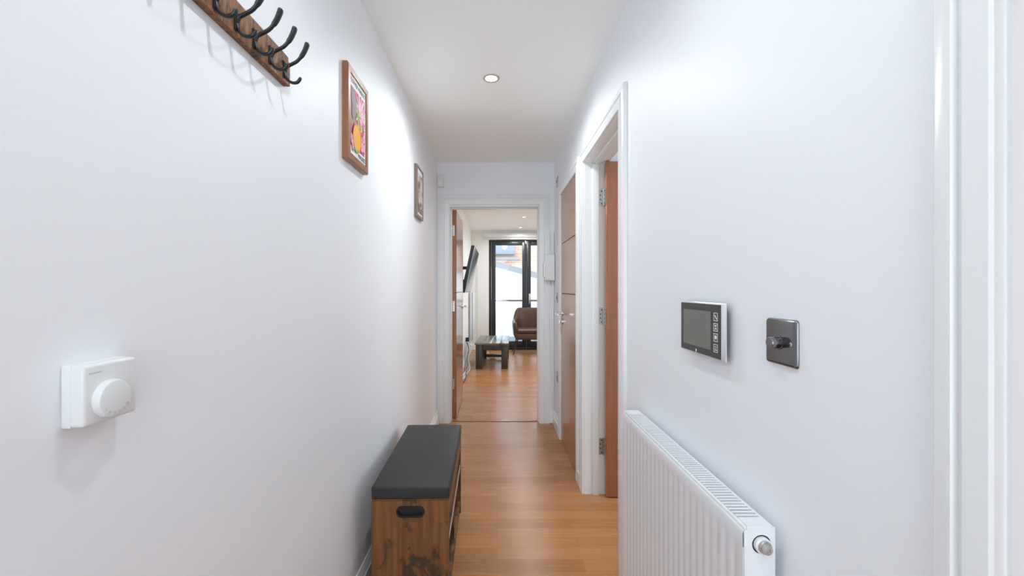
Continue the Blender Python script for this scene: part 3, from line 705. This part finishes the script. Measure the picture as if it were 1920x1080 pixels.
def wallplate(name, label, cat, y, z, kind):
    t = thing(name, label, cat, (XR, y, z)); b = bmn(); box(b, XR-.007, XR, y-.043, y+.043, z-.043, z+.043, .003); p = obj('plate', b, 'steel', t)
    b = bmn()
    if kind == 'switch': box(b, XR-.011, XR-.006, y-.008, y+.008, z-.012, z+.012, .001)
    else:
        for dy in (-.02, .0): box(b, XR-.0085, XR-.006, y+dy, y+dy+.012, z-.008, z+.008, .0005)
    obj('rocker' if kind == 'switch' else 'socket_insert', b, 'blackp', p)
wallplate('high_switch_plate', 'dark metal wall plate high above the right door frame corner', 'switch', 3.72, 2.17, 'switch')
wallplate('light_switch', 'metal light switch plate between doors below the white control box', 'switch', 3.72, 1.16, 'switch')
wallplate('power_socket', 'metal power socket low on right wall beyond the closed door', 'socket', 3.72, .47, 'socket')

# ------------------------------------------------------------ living room
# coffee table
t = thing('coffee_table', 'low dark wood coffee table with plank legs in the living room', 'table', (-.06, 7.05, 0), local=True)
t.rotation_euler = (0, 0, math.radians(-2.5)); w, l, h = .262, .53, .40
b = bmn(); 
for k in range(4): box(b, -w+k*w/2+.001, -w+(k+1)*w/2-.001, -l, l, h-.03, h, .003, 2)
obj('tabletop', b, 'tabletop', t)
for sx in (-1, 1):
    for sy in (-1, 1):
        b = bmn(); cx, cy = sx*(w-.065), sy*(l-.07); box(b, cx-.05, cx+.05, cy-.045, cy+.045, 0, h-.03, .004, 2); obj('leg', b, 'table', t)
b = bmn()
for sy in (-1, 1): box(b, -w+.115, w-.115, sy*(l-.07)-.03, sy*(l-.07)+.03, h-.115, h-.03, .003)
for sx in (-1, 1): box(b, sx*(w-.065)-.03, sx*(w-.065)+.03, -l+.115, l-.115, h-.115, h-.03, .003)
obj('apron', b, 'table', t)
b = bmn(); box(b, -w+.115, w-.115, l-.09, l-.05, .03, .08, .003); box(b, -w+.045, -w+.085, -l+.115, l-.115, .03, .08, .003); box(b, w-.085, w-.045, -l+.115, l-.115, .03, .08, .003); obj('stretcher', b, 'table', t)

# armchair (front faces the camera)
t = thing('leather_armchair', 'brown leather tub armchair on thin black legs by the french window', 'armchair', (.66, 8.15, 0), local=True)
b = bmn(); N = 28
def foot(s, off):    # s 0..1 : front-left arm -> back -> front-right arm
    a = PI*s; rx, ry = .375-off, .30-off*.8
    if s < .22: k = s/.22; return (-rx*(1-.03*(1-k)), -.27+k*.27)
    if s > .78: k = (1-s)/.22; return (rx*(1-.03*(1-k)), -.27+k*.27)
    q = (s-.22)/.56; a = PI-PI*q
    return (rx*abs(math.cos(a))**.75*(1 if math.cos(a) > 0 else -1), ry*abs(math.sin(a))**.8)
def top_h(s):
    q = min(s, 1-s)
    k = max(0, min(1, (q-.27)/.09)); k = k*k*(3-2*k); return .60+.03*min(q/.2, 1)+.225*k
rings = []
for i in range(N+1):
    s = i/N; o = foot(s, 0); n1 = foot(s, .085); hh = top_h(s); tl = .92+.04*(hh-.6)/.25
    rings.append([b.verts.new(p) for p in ((o[0]*.90, o[1]*.9, .29), (o[0]*.97, o[1]*.97, .42), (o[0]*1.0, o[1]*1.04, hh-.04), (o[0]*.985, o[1]*1.05, hh-.005), ((o[0]+n1[0])/2, (o[1]+n1[1])/2*1.04, hh+.012), (n1[0]*1.0, n1[1]*1.02, hh-.012), (n1[0]*.96, n1[1]*.95, .46), (n1[0]*.9, n1[1]*.9, .29))])
for p, q in zip(rings, rings[1:]):
    for i in range(8): b.faces.new((p[i], p[(i+1) % 8], q[(i+1) % 8], q[i]))
b.faces.new(rings[0]); b.faces.new(rings[-1][::-1]); sh = obj('shell', b, 'leather', t, smooth=True, sub=2)
b = bmn(); box(b, -.325, .325, -.285, .22, .285, .41, .03, 4); obj('seat_base', b, 'leather', t, smooth=True)
b = bmn(); box(b, -.285, .285, -.30, .20, .405, .485, .03, 4); sc = obj('seat_cushion', b, 'leather', t, smooth=True)
pip = mat('tan_piping_highlight', (.42, .26, .18), .4); b = bmn(); tube(b, [(-.27, -.302, .466), (.27, -.302, .466)], .006, 8); obj('piping', b, pip, sc)  # piping whose pale tone also paints the seat-edge highlight
for sx in (-1, 1):
    for sy in (-1, 1):
        b = bmn(); tube(b, [(sx*.27, sy*.18, .29), (sx*.36, sy*.225 if sy > 0 else -.225, 0)], [.014, .008], 10); obj('leg', b, 'blackm', t)

# television
t = thing('wall_television', 'flat black television tilted forward on its living room wall bracket', 'television', (XLL, 5.9, 1.45))
y0, y1 = 5.3, 6.5; zb_, zt_ = 1.184, 1.770; xb, xt = -.400, -.278; th = .045
b = bmn(); prism(b, [(xb-th, zb_+.006), (xb, zb_), (xt, zt_), (xt-th*.9, zt_+.006)], 'y', y0, y1); cab = obj('cabinet', b, 'blackp', t)
dxn = Vector((zt_-zb_, 0, -(xt-xb))).normalized()
def fr(u, off): return (xb+(xt-xb)*u+dxn.x*off, zb_+(zt_-zb_)*u+dxn.z*off)
b = bmn(); prism(b, [fr(.02, 0), fr(.02, .0015), fr(.98, .0015), fr(.98, 0)], 'y', y0+.012, y1-.012); obj('screen', b, 'tvs', cab)
b = bmn(); prism(b, [fr(0, 0), fr(0, .003), fr(1, .003), fr(1, 0)], 'y', y0-.001, y0+.011); obj('bezel', b, 'silver', cab)
b = bmn(); box(b, XLL, XLL+.02, 5.75, 6.05, 1.2, 1.6, .003); box(b, XLL+.02, xb-.03, 5.85, 5.95, 1.28, 1.36, .003); box(b, XLL+.02, XLL+.16, 5.85, 5.95, 1.5, 1.54, .003); box(b, XLL+.02, xb-.02, 5.42, 5.6, 1.19, 1.32, .006)
obj('wall_bracket', b, 'blackm', t)

# living room radiator
t = thing('tall_radiator', 'tall narrow white radiator on living room wall near the french window', 'radiator', (XLL, 8.0, .27))
b = bmn(); box(b, -.505, -.435, 7.75, 7.757, .27, 1.17, .002); box(b, -.505, -.435, 8.18, 8.187, .27, 1.17, .002); obj('side_cover', b, 'radw', t)
b = bmn(); box(b, -.44, -.43, 7.757, 8.18, .27, 1.17, .003); box(b, -.51, -.5, 7.757, 8.18, .27, 1.17, .003); obj('panel', b, 'radw', t)
b = bmn(); box(b, -.4985, -.4925, 7.7475, 7.7505, .3, 1.165); box(b, -.4535, -.4475, 7.7475, 7.7505, .3, 1.165); obj('panel_gap_shade', b, 'slot', t)  # dark strips on the end cover paint shade between the panels
b = bmn(); box(b, XLL, -.51, 7.9, 8.0, .4, 1.0); obj('wall_bracket', b, 'radw', t)
tag(obj('wall_trunking', (lambda b: (box(b, -.405, -.385, YF-.02, YF, .12, 1.7), b)[1])(bmn()), 'whitepl'), 'thin white vertical cable trunking on far wall left of window', 'trunking')
# tv socket with adaptor and cables
t = thing('cable_outlet', 'white wall socket with black plug and hanging white cables in living room', 'socket', (XLL, 6.95, .41))
b = bmn(); box(b, XLL, XLL+.010, 6.88, 7.03, .37, .456, .003); obj('plate', b, 'whitepl', t)
b = bmn(); box(b, XLL+.010, XLL+.065, 6.90, 6.96, .375, .44, .006); obj('plug', b, 'blackp', t)
for k, (dy, sx, m_) in enumerate(((0, .06, 'whitepl'), (.03, .09, 'whitepl'), (-.05, .12, 'whitepl'), (.06, .045, 'whitepl'), (-.1, .07, 'blackp'))):
    b = bmn(); y = 6.93+dy
    pts = smooth_path([(XLL+.03, y, .38), (XLL+sx, y-.03, .27), (XLL+.03+sx*.3, y-.15, .16), (XLL+sx*.9, y-.28-.05*k, .03), (XLL+.05+.01*k, y-.6-.12*k, .008), (XLL+.03+.006*k, y-.95-.1*k, .007)], 6)
    tube(b, pts, .0065, 8); obj('cable', b, m_, t)
